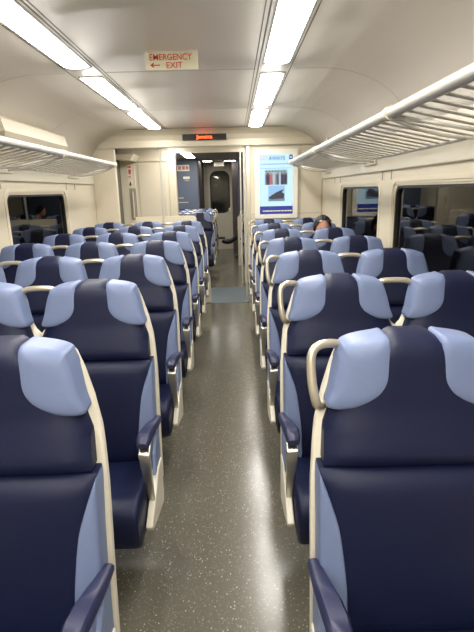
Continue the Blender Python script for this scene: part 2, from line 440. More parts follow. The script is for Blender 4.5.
# ---------------------------------------------------------------- luggage racks
def rack(X_wall, X_front, s, joints, label):
    r = empty('luggage_rack', (X_front, 0, 1.873)); tag(r, label, 'luggage rack', 'luggage racks')
    ya, yb = joints[0], joints[-1]
    dxw = X_wall - X_front; zb = -.098
    mb = MB(); mb.tube([(0, ya, 0), (0, yb, 0)], .026, 14)
    mb.sphere((0, yb, 0), .026, 14, 8)
    mb.build('front_rail', M['rack'], r, True)
    mb = MB(); mb.tube([(dxw - .0 * s, ya, zb), (dxw, yb, zb)], .012, 8); mb.build('rear_rail', M['rack'], r, True)
    mb = MB(); n = int((yb - ya) / .125)
    for i in range(n + 1):
        y = ya + .03 + (yb - ya - .06) * i / n
        pts = [(0 + dxw * .03, y, -.008), (dxw * .3, y, -.033), (dxw * .65, y, -.066), (dxw, y, zb)]
        mb.tube(pts, .007, 8, flat=2.0)
    o = mb.build('slats', M['rack'], r, True)
    for j, y in enumerate(joints):
        mb = MB(); mb.tube([(0, y - .022, 0), (0, y + .022, 0)], .033, 14); mb.build('collar', M['frame'], r, True)
        mb = MB()
        # leaf shaped bracket: two curved arms from the collar back to the wall
        e = -1 if j == len(joints) - 1 else 1
        p1 = smoothpath([(0, y, -.02), (dxw * .22, y - .03, -.065), (dxw * .6, y - .06, -.112), (dxw * .98, y - .08, -.125)], 5)
        p2 = smoothpath([(0, y, -.02), (dxw * .2, y - .15, -.055), (dxw * .55, y - .26, -.10), (dxw * .98, y - .30, -.125)], 5)
        mb.tube(p1, .0085, 7); mb.tube(p2, .0085, 7)
        mb.build('bracket', M['rack'], r, True)
        MB().rbox((min(dxw, dxw * .965), y - .34, -.15), (max(dxw, dxw * .965), y + .0, -.115), .006).build('wall_mount', M['frame'], r)
J = [-3.7, -1.7, .30, 2.337, 4.357, 6.20]
rack(WR - .022, .731, 1, J, 'tubular metal luggage rack along the right wall above the windows')
rack(WL + .022, -1.399, -1, [-3.7, -1.7, .30, 2.15, 4.10, 5.83], 'tubular metal luggage rack along the left wall above the window')
# duct box over the left rack
b_ = MB()
prof = [(-1.66, 1.95), (-1.62, 2.0), (-1.64, 2.09), (-1.735, 2.135)]
for k_ in range(6, 0, -1):
    a_ = math.asin(.20 * k_ / 6 / (ZC - 1.93)); prof.append((WL + .62 * (1 - math.cos(a_)) + .006, 1.93 + .20 * k_ / 6))
b_.prism(prof, 3.60, 4.92, 'y')
o = b_.build('duct_cover', M['wall']); tag(o, 'long cream box cover above the left luggage rack', 'duct cover')
for v in o.data.vertices:
    if v.co.z < 2.0 and v.co.y < 4 and v.co.x > -1.8: v.co.y += .07
b_ = MB(); b_.rbox((1.10, 3.45, 1.95), (1.17, 3.52, 2.03), .01)
# small grey bracket standing above the right rack
o = MB().rbox((.86, 4.55, 1.845), (.885, 4.62, 1.99), .008).build('rack_clip', M['seam']); tag(o, 'small grey clip sticking up behind the right luggage rack rail', 'clip')

# ---------------------------------------------------------------- emergency exit sign
s_ = empty('exit_sign', (-.33, 2.95, 2.318)); tag(s_, 'cream emergency exit sign with red letters hanging from the ceiling', 'sign')
MB().rbox((-.150, -.004, -.103), (.147, .004, -.006), .002).build('sign_plate', M['signw'], s_)
MB().rbox((-.138, -.012, -.012), (-.095, .012, 0), .003).build('mounting_clip', M['frame'], s_)
MB().rbox((.09, -.012, -.012), (.133, .012, 0), .003).build('mounting_clip', M['frame'], s_)
text('sign_text', 'EMERGENCY', .046, M['red'], s_, (-.128, -.0055, -.052), off=.0002, sx=.92)
text('sign_text', 'EXIT', .046, M['red'], s_, (-.035, -.0055, -.094), off=.0002, sx=1.0)
mb = MB(); mb.box((-.115, -.0055, -.080), (-.068, -.004, -.074)); mb.prism([(-.124, -.077), (-.103, -.062), (-.103, -.070), (-.112, -.077), (-.103, -.084), (-.103, -.092)], -.0055, -.004, 'y')
mb.build('sign_arrow', M['red'], s_)

# ---------------------------------------------------------------- LED destination display
d_ = empty('destination_display', (-.412, 6.53, 2.19)); tag(d_, 'black LED display strip with red Jamaica lettering on the header', 'display')
d_.location = (-.360, 6.522, 2.228)
MB().rbox((-.285, -.030, -.038), (.285, .006, .038), .004).build('display_housing', M['ledbox'], d_)
text('display_text', 'Jamaica', .062, M['led'], d_, (0, -.032, -.020), align='CENTER', off=.0, sx=1.1)

# ---------------------------------------------------------------- information screen
t_ = empty('information_screen', (.572, 6.56, 1.61)); tag(t_, 'tall lit information screen in a cream frame showing travel adverts', 'screen')
W2, H2 = .222, .385
ring_prism(rrect(-W2 - .065, -H2 - .055, W2 + .065, H2 + .065, .02), rrect(-W2, -H2, W2, H2, .004), -.045, 0, 'y').build('screen_frame', M['white'], t_)
MB().box((-W2, -.034, -H2), (W2, -.002, H2)).build('display_panel', M['screen'], t_)
yy = -.0355
MB().box((-W2, yy, -H2), (W2, -.033, -H2 + .105)).build('navy_band', M['s_band'], t_)
text('screen_title', 'GET', .068, M['s_pink'], t_, (-W2 + .008, yy - .001, H2 - .072), off=.0015, sx=.85)
text('screen_title', 'AWAYS', .068, M['s_text'], t_, (-W2 + .125, yy - .001, H2 - .072), off=.0015, sx=.92)
lg = MB().prism([(.195 + .027 * math.cos(a * PI / 12), H2 - .040 + .032 * math.sin(a * PI / 12)) for a in range(24)], yy, -.033, 'y').build('transit_logo', M['s_logo'], t_)
MB().prism([(.172, H2 - .035), (.193, H2 - .035), (.193, H2 - .022), (.212, H2 - .040), (.193, H2 - .058), (.193, H2 - .045), (.172, H2 - .045)], yy - .001, yy, 'y').build('logo_arrow', M['screen'], lg)
rnd = random.Random(3)
for row, (z, h) in enumerate(((H2 - .128, .010), (H2 - .178, .005))):
    x = -W2 + .018; mb = MB()
    while x < W2 - .03:
        wv = rnd.uniform(.008, .026); mb.box((x, yy, z), (min(x + wv, W2 - .02), -.033, z + h)); x += wv + rnd.uniform(.004, .009)
    mb.build('caption_text', M['s_text'], t_)
mb = MB(); x = -W2 + .04
while x < W2 - .03:
    wv = rnd.uniform(.010, .024); mb.box((x, yy - .001, -H2 + .035), (x + wv, yy, -H2 + .050)); x += wv + .005
mb.build('band_text', M['s_yel'], t_)
def em(name, col, e=.24): return mat(name, (.02, .02, .02), .3, emit=e, ecol=col)
# upper picture: people in front of a street
P1 = (-.150, -.002, .150, .190)
ph = MB().box((P1[0], yy, P1[1]), (P1[2] + .0, -.033, P1[3])).build('crowd_picture', em('pic_grey', (.22, .26, .30)), t_)
MB().box((P1[0], yy - .001, .135), (P1[2], yy, P1[3])).build('picture_shapes', em('pic_teal', (.30, .52, .55)), ph)
mb = MB(); 
for a in range(7): mb.box((P1[0] + .01 + a * .04, yy - .002, P1[3] - .028), (P1[0] + .034 + a * .04, yy - .001, P1[3] - .012))
mb.build('picture_shapes', em('pic_navy', (.02, .04, .09)), ph)
for c, lst in (((.04, .06, .16), (-.10, .02, .10)), ((.55, .10, .10), (-.07,)), ((.50, .52, .58), (-.03, .05)), ((.03, .03, .05), (.075, .128, -.118))):
    for x in lst:
        mb = MB(); mb.prism([(x + .017 * math.cos(a * PI / 8), .088 - .0 + .070 * math.sin(a * PI / 8)) if math.sin(a * PI / 8) > -.7 else (x + .017 * math.cos(a * PI / 8), P1[1]) for a in range(16)], yy - .003, yy - .002, 'y')
        mb.build('picture_figure', em('pic_c', c), ph)
mb = MB()
for x in (-.10, .02, .10, -.07, -.03, .05, .075, .128): mb.prism([(x + .007 * math.cos(a * PI / 4), .135 + .009 * math.sin(a * PI / 4)) for a in range(8)], yy - .004, yy - .003, 'y')
mb.build('picture_shapes', em('pic_skin', (.45, .28, .22)), ph)
# lower picture: dark vessel-like shape on a blue ground
ph = MB().box((-.105, yy, -.215), (.115, -.033, -.012)).build('harbour_picture', em('pic_sky', (.30, .56, .85)), t_)
MB().prism([(-.105, -.215), (.115, -.215), (.115, -.17), (-.105, -.15)], yy - .001, yy, 'y').build('picture_shapes', em('pic_slate', (.16, .24, .34)), ph)
MB().prism([(-.10, -.17), (-.06, -.135), (.0, -.10), (.06, -.075), (.108, -.06), (.075, -.10), (.112, -.125), (.10, -.18), (-.07, -.19)], yy - .002, yy - .001, 'y').build('picture_shapes', em('pic_dark', (.03, .035, .06)), ph)

# ---------------------------------------------------------------- poles, low screens, stickers
def pole(x, y, z1, label, r=.016):
    p = empty('grab_pole', (x, y, 0)); tag(p, label, 'pole')
    MB().tube([(0, 0, .012), (0, 0, z1)], r, 12).build('pole_tube', M['rack'], p, True)
    MB().tube([(0, 0, 0), (0, 0, .014)], r * 2, 16).build('base_flange', M['chrome'], p, True)
    MB().tube([(0, 0, z1 - .02), (0, 0, z1)], r * 1.7, 16).build('top_flange', M['frame'], p, True)
pole(-.965, 6.60, 2.125, 'vertical cream grab pole left of the aisle, under the header')
pole(.165, 6.60, 2.125, 'vertical grab pole at the left edge of the screen wall')
pole(.12, 7.98, 2.15, 'thinner grab pole farther back beside the aisle, right of the end door', .012)
o = empty('draught_screen', (-.86, 6.62, 0)); tag(o, 'low cream partition panel behind the last left seat row', 'partition')
MB().prism([(-.49, 0), (.50, 0), (.50, .35), (.335, 1.20), (.30, 1.225), (-.49, 1.225)], -.02, .02, 'y').build('panel', M['frame'], o)
o = empty('draught_screen', (.58, 10.02, 0)); tag(o, 'low cream partition panel behind the right seats beyond the vestibule', 'partition')
MB().prism([(-.51, 0), (.50, 0), (.50, 1.06), (-.47, 1.06), (-.51, 1.00)], -.02, .02, 'y').build('panel', M['frame'], o)
# stickers and slot handle on the far vestibule wall
o = empty('warning_notice', (-1.685, YV, 1.88)); tag(o, 'red and white notice on the far vestibule wall', 'notice')
MB().box((-.04, -.004, -.10), (.04, 0, .11)).build('plate', M['white'], o)
mb = MB(); mb.box((-.03, -.005, .06), (.03, -.004, .09)); mb.prism([(-.02, -.02), (.01, -.05), (.03, .02), (.0, .045), (-.015, .03)], -.005, -.004, 'y'); mb.box((-.03, -.005, -.085), (.02, -.004, -.07))
mb.build('printing', M['red'], o)
o = empty('warning_sticker', (-1.685, YV, 1.70)); tag(o, 'yellow triangle warning sticker below the red notice', 'sticker')
MB().box((-.04, -.004, -.06), (.04, 0, .065)).build('plate', M['white'], o)
MB().prism([(-.037, -.045), (.037, -.045), (0, .045)], -.006, -.004, 'y').build('triangle', M['yellow'], o)
MB().prism([(-.012, -.035), (.014, -.03), (.006, .02), (-.006, .02)], -.008, -.006, 'y').build('symbol', M['black'], o)
o = empty('recessed_handhold', (-1.655, YV, 1.35)); tag(o, 'tall grey recessed handhold slot below the warning sticker', 'handhold')
MB().rbox((-.055, -.006, -.24), (.055, 0, .27), .003).build('slot', M['seam'], o)
MB().tube([(.0, -.03, -.20), (0, -.03, .22)], .012, 8).build('grip', M['shell'], o, True)
mb = MB()
# markings on the slate cabinet
o = empty('cabinet_notice', (-1.17, 11.2, 2.06)); tag(o, 'white notice strip with red printing on the slate cabinet wall', 'notice')
MB().box((-.30, -.004, -.06), (.18, 0, .075)).build('plate', M['white'], o)
mb = MB()
for x0, x1 in ((-.27, -.20), (-.18, -.10), (-.07, -.01), (.02, .08), (.10, .16)): mb.box((x0, -.005, -.03), (x1, -.004, .045))
mb.build('printing', M['pinkred'], o)
o = empty('cabinet_label', (-1.05, 11.2, 1.83)); tag(o, 'small grey label plate below the notice on the slate cabinet', 'label')
MB().box((-.09, -.01, 0), (.06, 0, .05)).build('plate', M['white'], o); MB().box((-.06, -.009, -.05), (.05, 0, -.01)).build('latch', M['seam'], o)
o = empty('cabinet_vent', (-1.1, 11.2, 1.30)); tag(o, 'two pale slots low on the slate cabinet wall', 'vent')
for z in (0, .10): MB().box((-.20, -.006, z), (.05 - z, 0, z + .018)).build('slot', M['shell'], o)
for z, l in ((2.03, 'upper'), (1.86, 'lower')):
    o = empty('door_marker', (.215, 8.02, z)); tag(o, '%s white plate beside the poles right of the aisle' % l, 'plate')
    MB().box((-.05, -.006, -.03), (.05, 0, .03)).build('plate', M['white'], o)
o = MB().rbox((-.47, 12.2, 2.13), (-.22, 12.26, 2.245), .01).build('overhead_sign_box', M['shell']); tag(o, 'cream box hanging over the end door between the two small lights', 'sign box')

# ---------------------------------------------------------------- seats
SH = [(1.160, .150), (1.155, .166), (1.142, .176), (1.10, .190), (1.03, .207), (1.0, .217), (.98, .228), (.97, .238), (.96, .2485), (.30, .2485)]
SA = [(1.160, .150), (1.155, .168), (1.142, .180), (1.10, .198), (1.03, .223), (.95, .244), (.86, .256), (.75, .261), (.30, .261)]
CW = [(1.188, .140), (1.182, .156), (1.168, .168), (1.14, .180), (1.10, .192), (1.03, .210), (.98, .228), (.95, .240), (.86, .246), (.30, .246)]
YF = [(1.188, .030), (1.184, .016), (1.172, .006), (1.15, .0), (1.08, -.010), (1.0, -.024), (.93, -.048), (.87, -.074), (.84, -.086), (.70, -.108), (.55, -.130), (.40, -.146), (.20, -.150)]
YS = [(1.205, .082), (1.10, .062), (.95, .020), (.85, -.010), (.70, -.040), (.50, -.065), (.30, -.085)]
def S(x, z):
    u = min(1, abs(x) / interp(CW, z)); y = interp(YF, z)
    return y - .012 * (1 - u ** 4) + .0
def slab(name, z0, z1, m, parent, puff, rimz=.012, nu=18, nv=18, depth=.10, narrow=0):
    vs = []; fs = []
    def pt(u, v):
        z = z0 + (z1 - z0) * v; x = u * (interp(CW, z) - narrow)
        e = max(abs(u) ** 10, abs(2 * v - 1) ** 14)
        zd = .030 * max(0, min(1, (abs(u) - .36) / .35)) * v ** 5 if z1 > 1 else 0
        return (x, S(x, z) - puff * (1 - abs(u) ** 4) * (1 - abs(2 * v - 1) ** 6) + .016 * e, z - zd)
    for j in range(nv + 1):
        for i in range(nu + 1): vs.append(pt(-1 + 2 * i / nu, j / nv))
    for j in range(nv):
        for i in range(nu): a = j * (nu + 1) + i; fs.append((a, a + 1, a + nu + 2, a + nu + 1))
    rim = [i for i in range(nu + 1)] + [j * (nu + 1) + nu for j in range(1, nv + 1)] + [nv * (nu + 1) + i for i in range(nu - 1, -1, -1)] + [j * (nu + 1) for j in range(nv - 1, 0, -1)]
    k = len(vs)
    for r in rim:
        x, y, z = vs[r]; vs.append((x * .995, min(interp(YS, z) + .004, y + depth), z))
    n = len(rim)
    for i in range(n): fs.append((rim[i], rim[(i + 1) % n], k + (i + 1) % n, k + i))
    fs.append(tuple(k + i for i in range(n)))
    return mk(name, vs, fs, m, parent, True)
def puff_patch(name, outline, m, parent, h, skirt=.055, sink=.004, base=S):
    n = len(outline); cx = sum(p[0] for p in outline) / n; cz_ = sum(p[1] for p in outline) / n
    T = [0.25, .5, .7, .82, .9, .96, 1.0]
    vs = [(cx, base(cx, cz_) - h, cz_)]; fs = []
    for t in T:
        for (x, z) in outline:
            X = cx + (x - cx) * t; Z = cz_ + (z - cz_) * t
            vs.append((X, base(X, Z) - h * math.sqrt(max(0, 1 - t ** 5)) + (sink if t == 1 else 0), Z))
    for i in range(n): fs.append((0, 1 + i, 1 + (i + 1) % n))
    for r in range(len(T) - 1):
        for i in range(n):
            a = 1 + r * n; b = a + n; fs.append((a + i, b + i, b + (i + 1) % n, a + (i + 1) % n))
    k = len(vs); a = 1 + (len(T) - 1) * n
    for i, (x, z) in enumerate(outline):
        yv = vs[a + i][1]; vs.append((x, min(yv + skirt, max(yv + .002, interp(YS, z) + .002)), z))
    for i in range(n): fs.append((a + i, k + i, k + (i + 1) % n, a + (i + 1) % n))
    fs.append(tuple(k + i for i in range(n)))
    return mk(name, vs, fs, m, parent, True)

def make_seat(name, arm=0, handle=None, hside=0):
    """arm: -1/+1 side of the aisle armrest; handle: 'loop' or 'bar' on side hside"""
    t = empty(name)
    slab('upper_back_cushion', .865, 1.188, M['navy'], t, .012, narrow=.012)
    slab('lower_back_cushion', .41, .858, M['navy'], t, .006)
    for s in (-1, 1):
        # headrest bolster: D shape
        E = lambda z: s * (interp(CW, z) + .004)
        pts = [(s * .066, 1.183), (s * .062, 1.15), (s * .059, 1.10), (s * .065, 1.065), (s * .088, 1.035), (s * .130, 1.014), (s * .170, 1.004), (s * .205, 1.002)]
        pts += [(E(1.01), 1.01), (E(1.04), 1.04), (E(1.07), 1.07), (E(1.10), 1.10), (E(1.13), 1.13), (E(1.13), 1.13), (E(1.15), 1.148), (E(1.16), 1.159), (s * .160, 1.168), (s * .13, 1.176), (s * .09, 1.182)]
        pts = [(p.x, p.y) for p in smoothpath([(a, b, 0) for a, b in pts], 3, True)]
        puff_patch('headrest_bolster', pts, M['blue'], t, .016, .08)
        q = [(s * .247, .850), (s * .242, .845), (s * .222, .79), (s * .200, .72), (s * .188, .64), (s * .180, .56), (s * .178, .50), (s * .178, .42), (s * .20, .415), (s * .248, .415), (s * .249, .5), (s * .249, .6), (s * .249, .7), (s * .249, .8)]
        q = [(p.x, p.y) for p in smoothpath([(a, b, 0) for a, b in q], 3, True)]
        puff_patch('side_bolster', q, M['blue'], t, .012, .07)
    # seat cushion with waterfall front
    prof = [(-.10, .40), (-.11, .425), (-.20, .435), (-.36, .452), (-.44, .452), (-.485, .438), (-.508, .405), (-.512, .35), (-.500, .29), (-.475, .258), (-.43, .245), (-.20, .28), (-.11, .33)]
    prof = [(p.x, p.y) for p in smoothpath([(a, b, 0) for a, b in prof], 3, True)]
    vs = []; fs = []; n = len(prof); cy = -.31; czz = .345
    secs = [(-.236, .90), (-.230, .965), (-.215, 1.0), (-.12, 1.0), (0, 1.0), (.12, 1.0), (.215, 1.0), (.230, .965), (.236, .90)]
    for x, k_ in secs:
        for a, b in prof: vs.append((x, cy + (a - cy) * (1 - (1 - k_) * .35), czz + (b - czz) * k_ - (0.010 * (1 - (abs(x) / .236) ** 2) if b > .4 and a > -.42 else 0)))
    for j in range(len(secs) - 1):
        for i in range(n): fs.append((j * n + i, j * n + (i + 1) % n, (j + 1) * n + (i + 1) % n, (j + 1) * n + i))
    fs.append(tuple(range(n))); fs.append(tuple((len(secs) - 1) * n + i for i in range(n)))
    mk('seat_cushion', vs, fs, M['navy'], t, True)
    # shell: slightly dished back board with rounded shoulders
    zs = [1.160, 1.155, 1.142, 1.125, 1.10, 1.065, 1.03, 1.0, .98, .97, .96, .95, .90, .80, .70, .60, .50, .40, .30]
    ex = lambda z, s: interp(SA if arm == s else SH, z)
    vs = []; fs = []
    for z in zs:
        ys = interp(YS, z)
        for x, dy in ((-ex(z, -1), -.004), (-ex(z, -1) + .006, -.009), (0, -.004), (ex(z, 1) - .006, -.009), (ex(z, 1), -.004), (ex(z, 1), .016), (ex(z, 1) - .03, .034), (0, .04), (-ex(z, -1) + .03, .034), (-ex(z, -1), .016)):
            vs.append((x, ys + dy, z))
    n = 10
    for j in range(len(zs) - 1):
        for i in range(n): fs.append((j * n + i, j * n + (i + 1) % n, (j + 1) * n + (i + 1) % n, (j + 1) * n + i))
    fs.append(tuple(range(n))); fs.append(tuple((len(zs) - 1) * n + i for i in range(n)))
    mk('seat_shell', vs, fs, M['shell'], t, True)
    # base frame and pedestal
    mb = MB(); mb.rbox((-.20, -.44, .225), (.20, -.12, .262), .006); mb.rbox((-.22, -.20, .24), (.22, -.06, .40), .01)
    mb.build('seat_frame', M['dark'], t)
    MB().rbox((-.03, -.28, 0), (.03, -.16, .23), .006).build('pedestal', M['dark'], t)
    if arm:
        s = arm
        # padded top, widening and curving inwards to the front
        mb = MB(); vs = []; fs = []
        sec = [(-.10, .246, .276, .595, .615), (-.15, .240, .277, .602, .626), (-.20, .230, .277, .610, .637), (-.25, .220, .274, .614, .644), (-.30, .213, .269, .614, .644), (-.338, .214, .265, .608, .637), (-.355, .222, .260, .603, .624)]
        for y, a, b, z0, z1 in sec:
            c = (z1 - z0) * .35
            for x, z in ((a, z0), (b, z0), (b, z1 - c), (b - .008, z1), (a + .008, z1), (a, z1 - c)): vs.append((s * x, y, z))
        n = 6
        for j in range(len(sec) - 1):
            for i in range(n): fs.append((j * n + i, j * n + (i + 1) % n, (j + 1) * n + (i + 1) % n, (j + 1) * n + i))
        fs.append(tuple(range(n))); fs.append(tuple((len(sec) - 1) * n + i for i in range(n)))
        a_ = mk('armrest', vs, fs, M['arm'], t, True)
        # metal support: under the pad, then down at the front
        pa = [(-.10, .584, .010, .018), (-.18, .596, .010, .020), (-.26, .602, .012, .022), (-.315, .598, .016, .0225), (-.347, .572, .022, .0225), (-.343, .52, .022, .021), (-.330, .46, .018, .017), (-.318, .40, .016, .0145), (-.310, .33, .014, .013)]
        vs = []; fs = []
        for i, (y, z, th, hw) in enumerate(pa):
            y0, z0 = pa[max(0, i - 1)][:2]; y1, z1 = pa[min(len(pa) - 1, i + 1)][:2]
            d = Vector((y1 - y0, z1 - z0)).normalized(); nrm = Vector((-d.y, d.x))
            cxx = .252 if i < 2 else (.244 if i < 5 else .246 + (i - 5) * .002)
            for sx_, sn in ((-1, -1), (1, -1), (1, 1), (-1, 1)):
                vs.append((s * (cxx + sx_ * hw), y + nrm.x * sn * th / 2, z + nrm.y * sn * th / 2))
        for j in range(len(pa) - 1):
            for i in range(4): fs.append((j * 4 + i, j * 4 + (i + 1) % 4, j * 4 + 4 + (i + 1) % 4, j * 4 + 4 + i))
        fs.append((0, 1, 2, 3)); k = 4 * (len(pa) - 1); fs.append((k, k + 1, k + 2, k + 3))
        o = mk('armrest_support', vs, fs, M['chrome'], t, True)
        bv = o.modifiers.new('b', 'BEVEL'); bv.width = .004; bv.segments = 2
        # side upholstery between back and arm
        x0, x1 = sorted((s * .2495, s * .262))
        MB().prism([(-.10, .60), (-.12, .59), (-.16, .57), (-.22, .50), (-.25, .42), (-.115, .41), (-.10, .60)], x0, x1, 'x').build('side_panel', M['blue'], t)
        x0, x1 = sorted((s * .240, s * .268))
        o = MB().prism([(-.115, .425), (-.20, .425), (-.28, .37), (-.37, .320), (-.41, .295), (-.40, .272), (-.30, .245), (-.18, .220), (-.14, .215), (-.12, .25)], x0, x1, 'x').build('side_skirt', M['shell'], t)
        bv = o.modifiers.new('b', 'BEVEL'); bv.width = .006; bv.segments = 2; bv.limit_method = 'ANGLE'
    if handle == 'loop':
        s = hside
        pts = smoothpath([(s * .170, .070, 1.145), (s * .205, .055, 1.153), (s * .236, .045, 1.149), (s * .253, .035, 1.128), (s * .255, .022, 1.08), (s * .250, .010, 1.035), (s * .240, .008, 1.000), (s * .222, .028, .985)], 5)
        MB().tube(pts, .0105, 10, flat=1.15, upv=(0, 1, 0)).build('grab_handle', M['handle'], t, True)
    elif handle == 'bar':
        s = hside
        pts = smoothpath([(s * .168, .068, 1.135), (s * .20, .066, 1.150), (s * .25, .064, 1.154), (s * .295, .066, 1.152), (s * .318, .068, 1.145)], 4)
        MB().tube(pts, .0125, 10, flat=1.0).build('grab_handle', M['handle'], t, True)
    return t
def copy_tree(o, parent=None):
    c = o.copy(); C.objects.link(c); c.parent = parent
    for ch in o.children: copy_tree(ch, c)
    return c
proto = {}
def seat(kind, x, y, label, group):
    if kind not in proto:
        arm, h, hs = {'RA': (-1, 'loop', -1), 'RW': (0, 'bar', -1), 'LA': (1, None, 0), 'LM': (0, 'bar', 1), 'FA': (1, 'loop', 1)}[kind]
        o = proto[kind] = make_seat('train_seat', arm, h, hs)
        for ch in o.children:
            for v in ch.data.vertices: v.co.z -= .002 * max(0, min(1, (v.co.z - .5) / .4))
    else: o = copy_tree(proto[kind])
    o.location = (x, y - .013, 0)
    tag(o, label, 'seat', group); return o
RN = {1: 'nearest row', 2: 'second row from the viewer', 3: 'third row from the viewer', 4: 'fourth row from the viewer', 5: 'fifth row from the viewer', 6: 'sixth row from the viewer', 7: 'seventh row, last before the bulkhead'}
XR, XLf, P, YR = .446, -.611, .8368, 1.136
for r in range(1, 8):
    y = YR + (r - 1) * P
    seat('RA', XR, y, 'navy and light blue aisle seat on the right, %s' % RN[r], 'right side aisle seats')
    if r > 1: seat('RW', XR + .5, y, 'navy and light blue window seat on the right, %s' % RN[r], 'right side window seats')
    seat('LA', XLf, y, 'navy and light blue aisle seat on the left, %s' % RN[r], 'left side aisle seats')
    if r > 1: seat('LM', XLf - .5, y, 'navy and light blue middle seat on the left, %s' % RN[r], 'left side middle seats')
    if r > 2: seat('LM', XLf - 1.0, y, 'navy and light blue window seat on the left, %s' % RN[r], 'left side window seats')
for i, y in enumerate((8.80, 9.62, 10.45)):
    nme = ('first', 'second', 'third')[i]
    seat('FA', -.62, y, 'left aisle seat beyond the vestibule, %s row there' % nme, 'seats beyond the vestibule')
    seat('LM', -1.12, y, 'left seat beyond the vestibule one in from the aisle, %s row there' % nme, 'seats beyond the vestibule')
for i, y in enumerate((8.80, 9.62)):
    nme = ('first', 'second')[i]
    seat('RA', .385, y, 'right aisle seat beyond the vestibule, %s row there' % nme, 'seats beyond the vestibule')

# ---------------------------------------------------------------- people
def skin_body(name, joints, edges, root, mats, fmat, parent, sub=2):
    me = bpy.data.meshes.new(name); keys = list(joints); idx = {k: i for i, k in enumerate(keys)}
    me.from_pydata([joints[k][0] for k in keys], [(idx[a], idx[b]) for a, b in edges], [])
    o = bpy.data.objects.new(name + '_tmp', me); C.objects.link(o)
    sk = o.modifiers.new('skin', 'SKIN'); sk.use_smooth_shade = True
    for i, k in enumerate(keys):
        r = joints[k][1]; me.skin_vertices[0].data[i].radius = r if isinstance(r, tuple) else (r, r)
        me.skin_vertices[0].data[i].use_root = (k == root)
    ss = o.modifiers.new('sub', 'SUBSURF'); ss.levels = sub; ss.render_levels = sub
    dg = bpy.context.evaluated_depsgraph_get(); m2 = bpy.data.meshes.new_from_object(o.evaluated_get(dg))
    bpy.data.objects.remove(o); m2.materials.clear()
    for m in mats: m2.materials.append(m)
    for p in m2.polygons: p.material_index = fmat(p.center); p.use_smooth = True
    q = bpy.data.objects.new(name, m2); C.objects.link(q); q.parent = parent; return q
def head_mesh(cx, cy, cz_, pitch, parent, hairm):
    """head facing -y, bent down by pitch; returns the group empty"""
    h = empty('head', (cx, cy, cz_), 0, parent); h.rotation_euler = (pitch, 0, 0)
    vs = []; fs = []; n, m = 24, 18
    for i in range(m + 1):
        th = PI * i / m
        for j in range(n):
            ph = 2 * PI * j / n
            x = .074 * math.sin(th) * math.cos(ph); y = .093 * math.sin(th) * math.sin(ph); z = .115 * math.cos(th)
            if z < 0: x *= 1 - .32 * (-z / .115) ** 1.2; y = y * (1 - .15 * (-z / .115)) - (.012 if y < 0 else -.0) * (-z / .115)
            if y < -.05 and abs(x) < .02 and -.045 < z < .015: y -= .020 * (1 - abs(x) / .02) * (1 - (z + .015) / .03 if z > -.015 else 1)
            if y < -.05 and .012 < abs(x) < .05 and .0 < z < .03: y += .008
            vs.append((x, y, z))
    for i in range(m):
        for j in range(n): fs.append((i * n + j, i * n + (j + 1) % n, (i + 1) * n + (j + 1) % n, (i + 1) * n + j))
    mb = MB(); mb.add(vs, fs)
    for s in (-1, 1): mb.sphere((s * .076, .008, -.005), (.010, .018, .030), 10, 8)
    mb.tube([(0, .02, -.07), (0, .035, -.16)], .052, 14)
    hd = mb.build('face', M['skin'], h, True)
    for s in (-1, 1): MB().sphere((s * .031, -.082, .012), (.012, .008, .007), 10, 6).build('eye', M['black'], h, True)
    MB().sphere((0, -.088, -.058), (.024, .008, .006), 10, 6).build('mouth', M['red'], h, True)
    vs = []; fs = []
    for i in range(12):
        th = PI * .66 * i / 11
        for j in range(28):
            ph = 2 * PI * j / 28
            fr = max(0, -math.sin(ph)); tt = th * (1 - .72 * fr)
            rr = 1.0 + .03 * math.sin(7 * ph + 3 * th)
            vs.append((.090 * rr * math.sin(tt) * math.cos(ph), .103 * rr * math.sin(tt) * math.sin(ph), .118 * rr * math.cos(tt) + .004))
    for i in range(11):
        for j in range(28): fs.append((i * 28 + j, i * 28 + (j + 1) % 28, (i + 1) * 28 + (j + 1) % 28, (i + 1) * 28 + j))
    hr = mk('hair', vs, fs, hairm, h, True); so = hr.modifiers.new('s', 'SOLIDIFY'); so.thickness = .01; so.offset = 0
    return h
def hand_chain(J, E, wrist, base, d, side, curl, pref):
    """adds palm, four fingers and a thumb to a skin skeleton"""
    d = Vector(d).normalized(); side = Vector(side).normalized(); nrm = d.cross(side).normalized()
    b = Vector(base)
    J[pref + 'palm'] = (tuple(b + d * .045), (.026, .014)); E.append((wrist, pref + 'palm'))
    for i, (o, l) in enumerate(((-.030, .062), (-.010, .075), (.010, .070), (.029, .055))):
        k = b + d * .088 + side * o
        J[pref + 'k%d' % i] = (tuple(k), .0095); E.append((pref + 'palm', pref + 'k%d' % i))
        m_ = k + (d + nrm * curl * .5).normalized() * l * .5; J[pref + 'm%d' % i] = (tuple(m_), .0085); E.append((pref + 'k%d' % i, pref + 'm%d' % i))
        t_ = m_ + (d * (1 - curl) + nrm * curl).normalized() * l * .5; J[pref + 't%d' % i] = (tuple(t_), .007); E.append((pref + 'm%d' % i, pref + 't%d' % i))
    k = b + d * .03 - side * .035; J[pref + 'h0'] = (tuple(k), .011); E.append((pref + 'palm', pref + 'h0'))
    k2 = k + (d - side * .7).normalized() * .035; J[pref + 'h1'] = (tuple(k2), .009); E.append((pref + 'h0', pref + 'h1'))

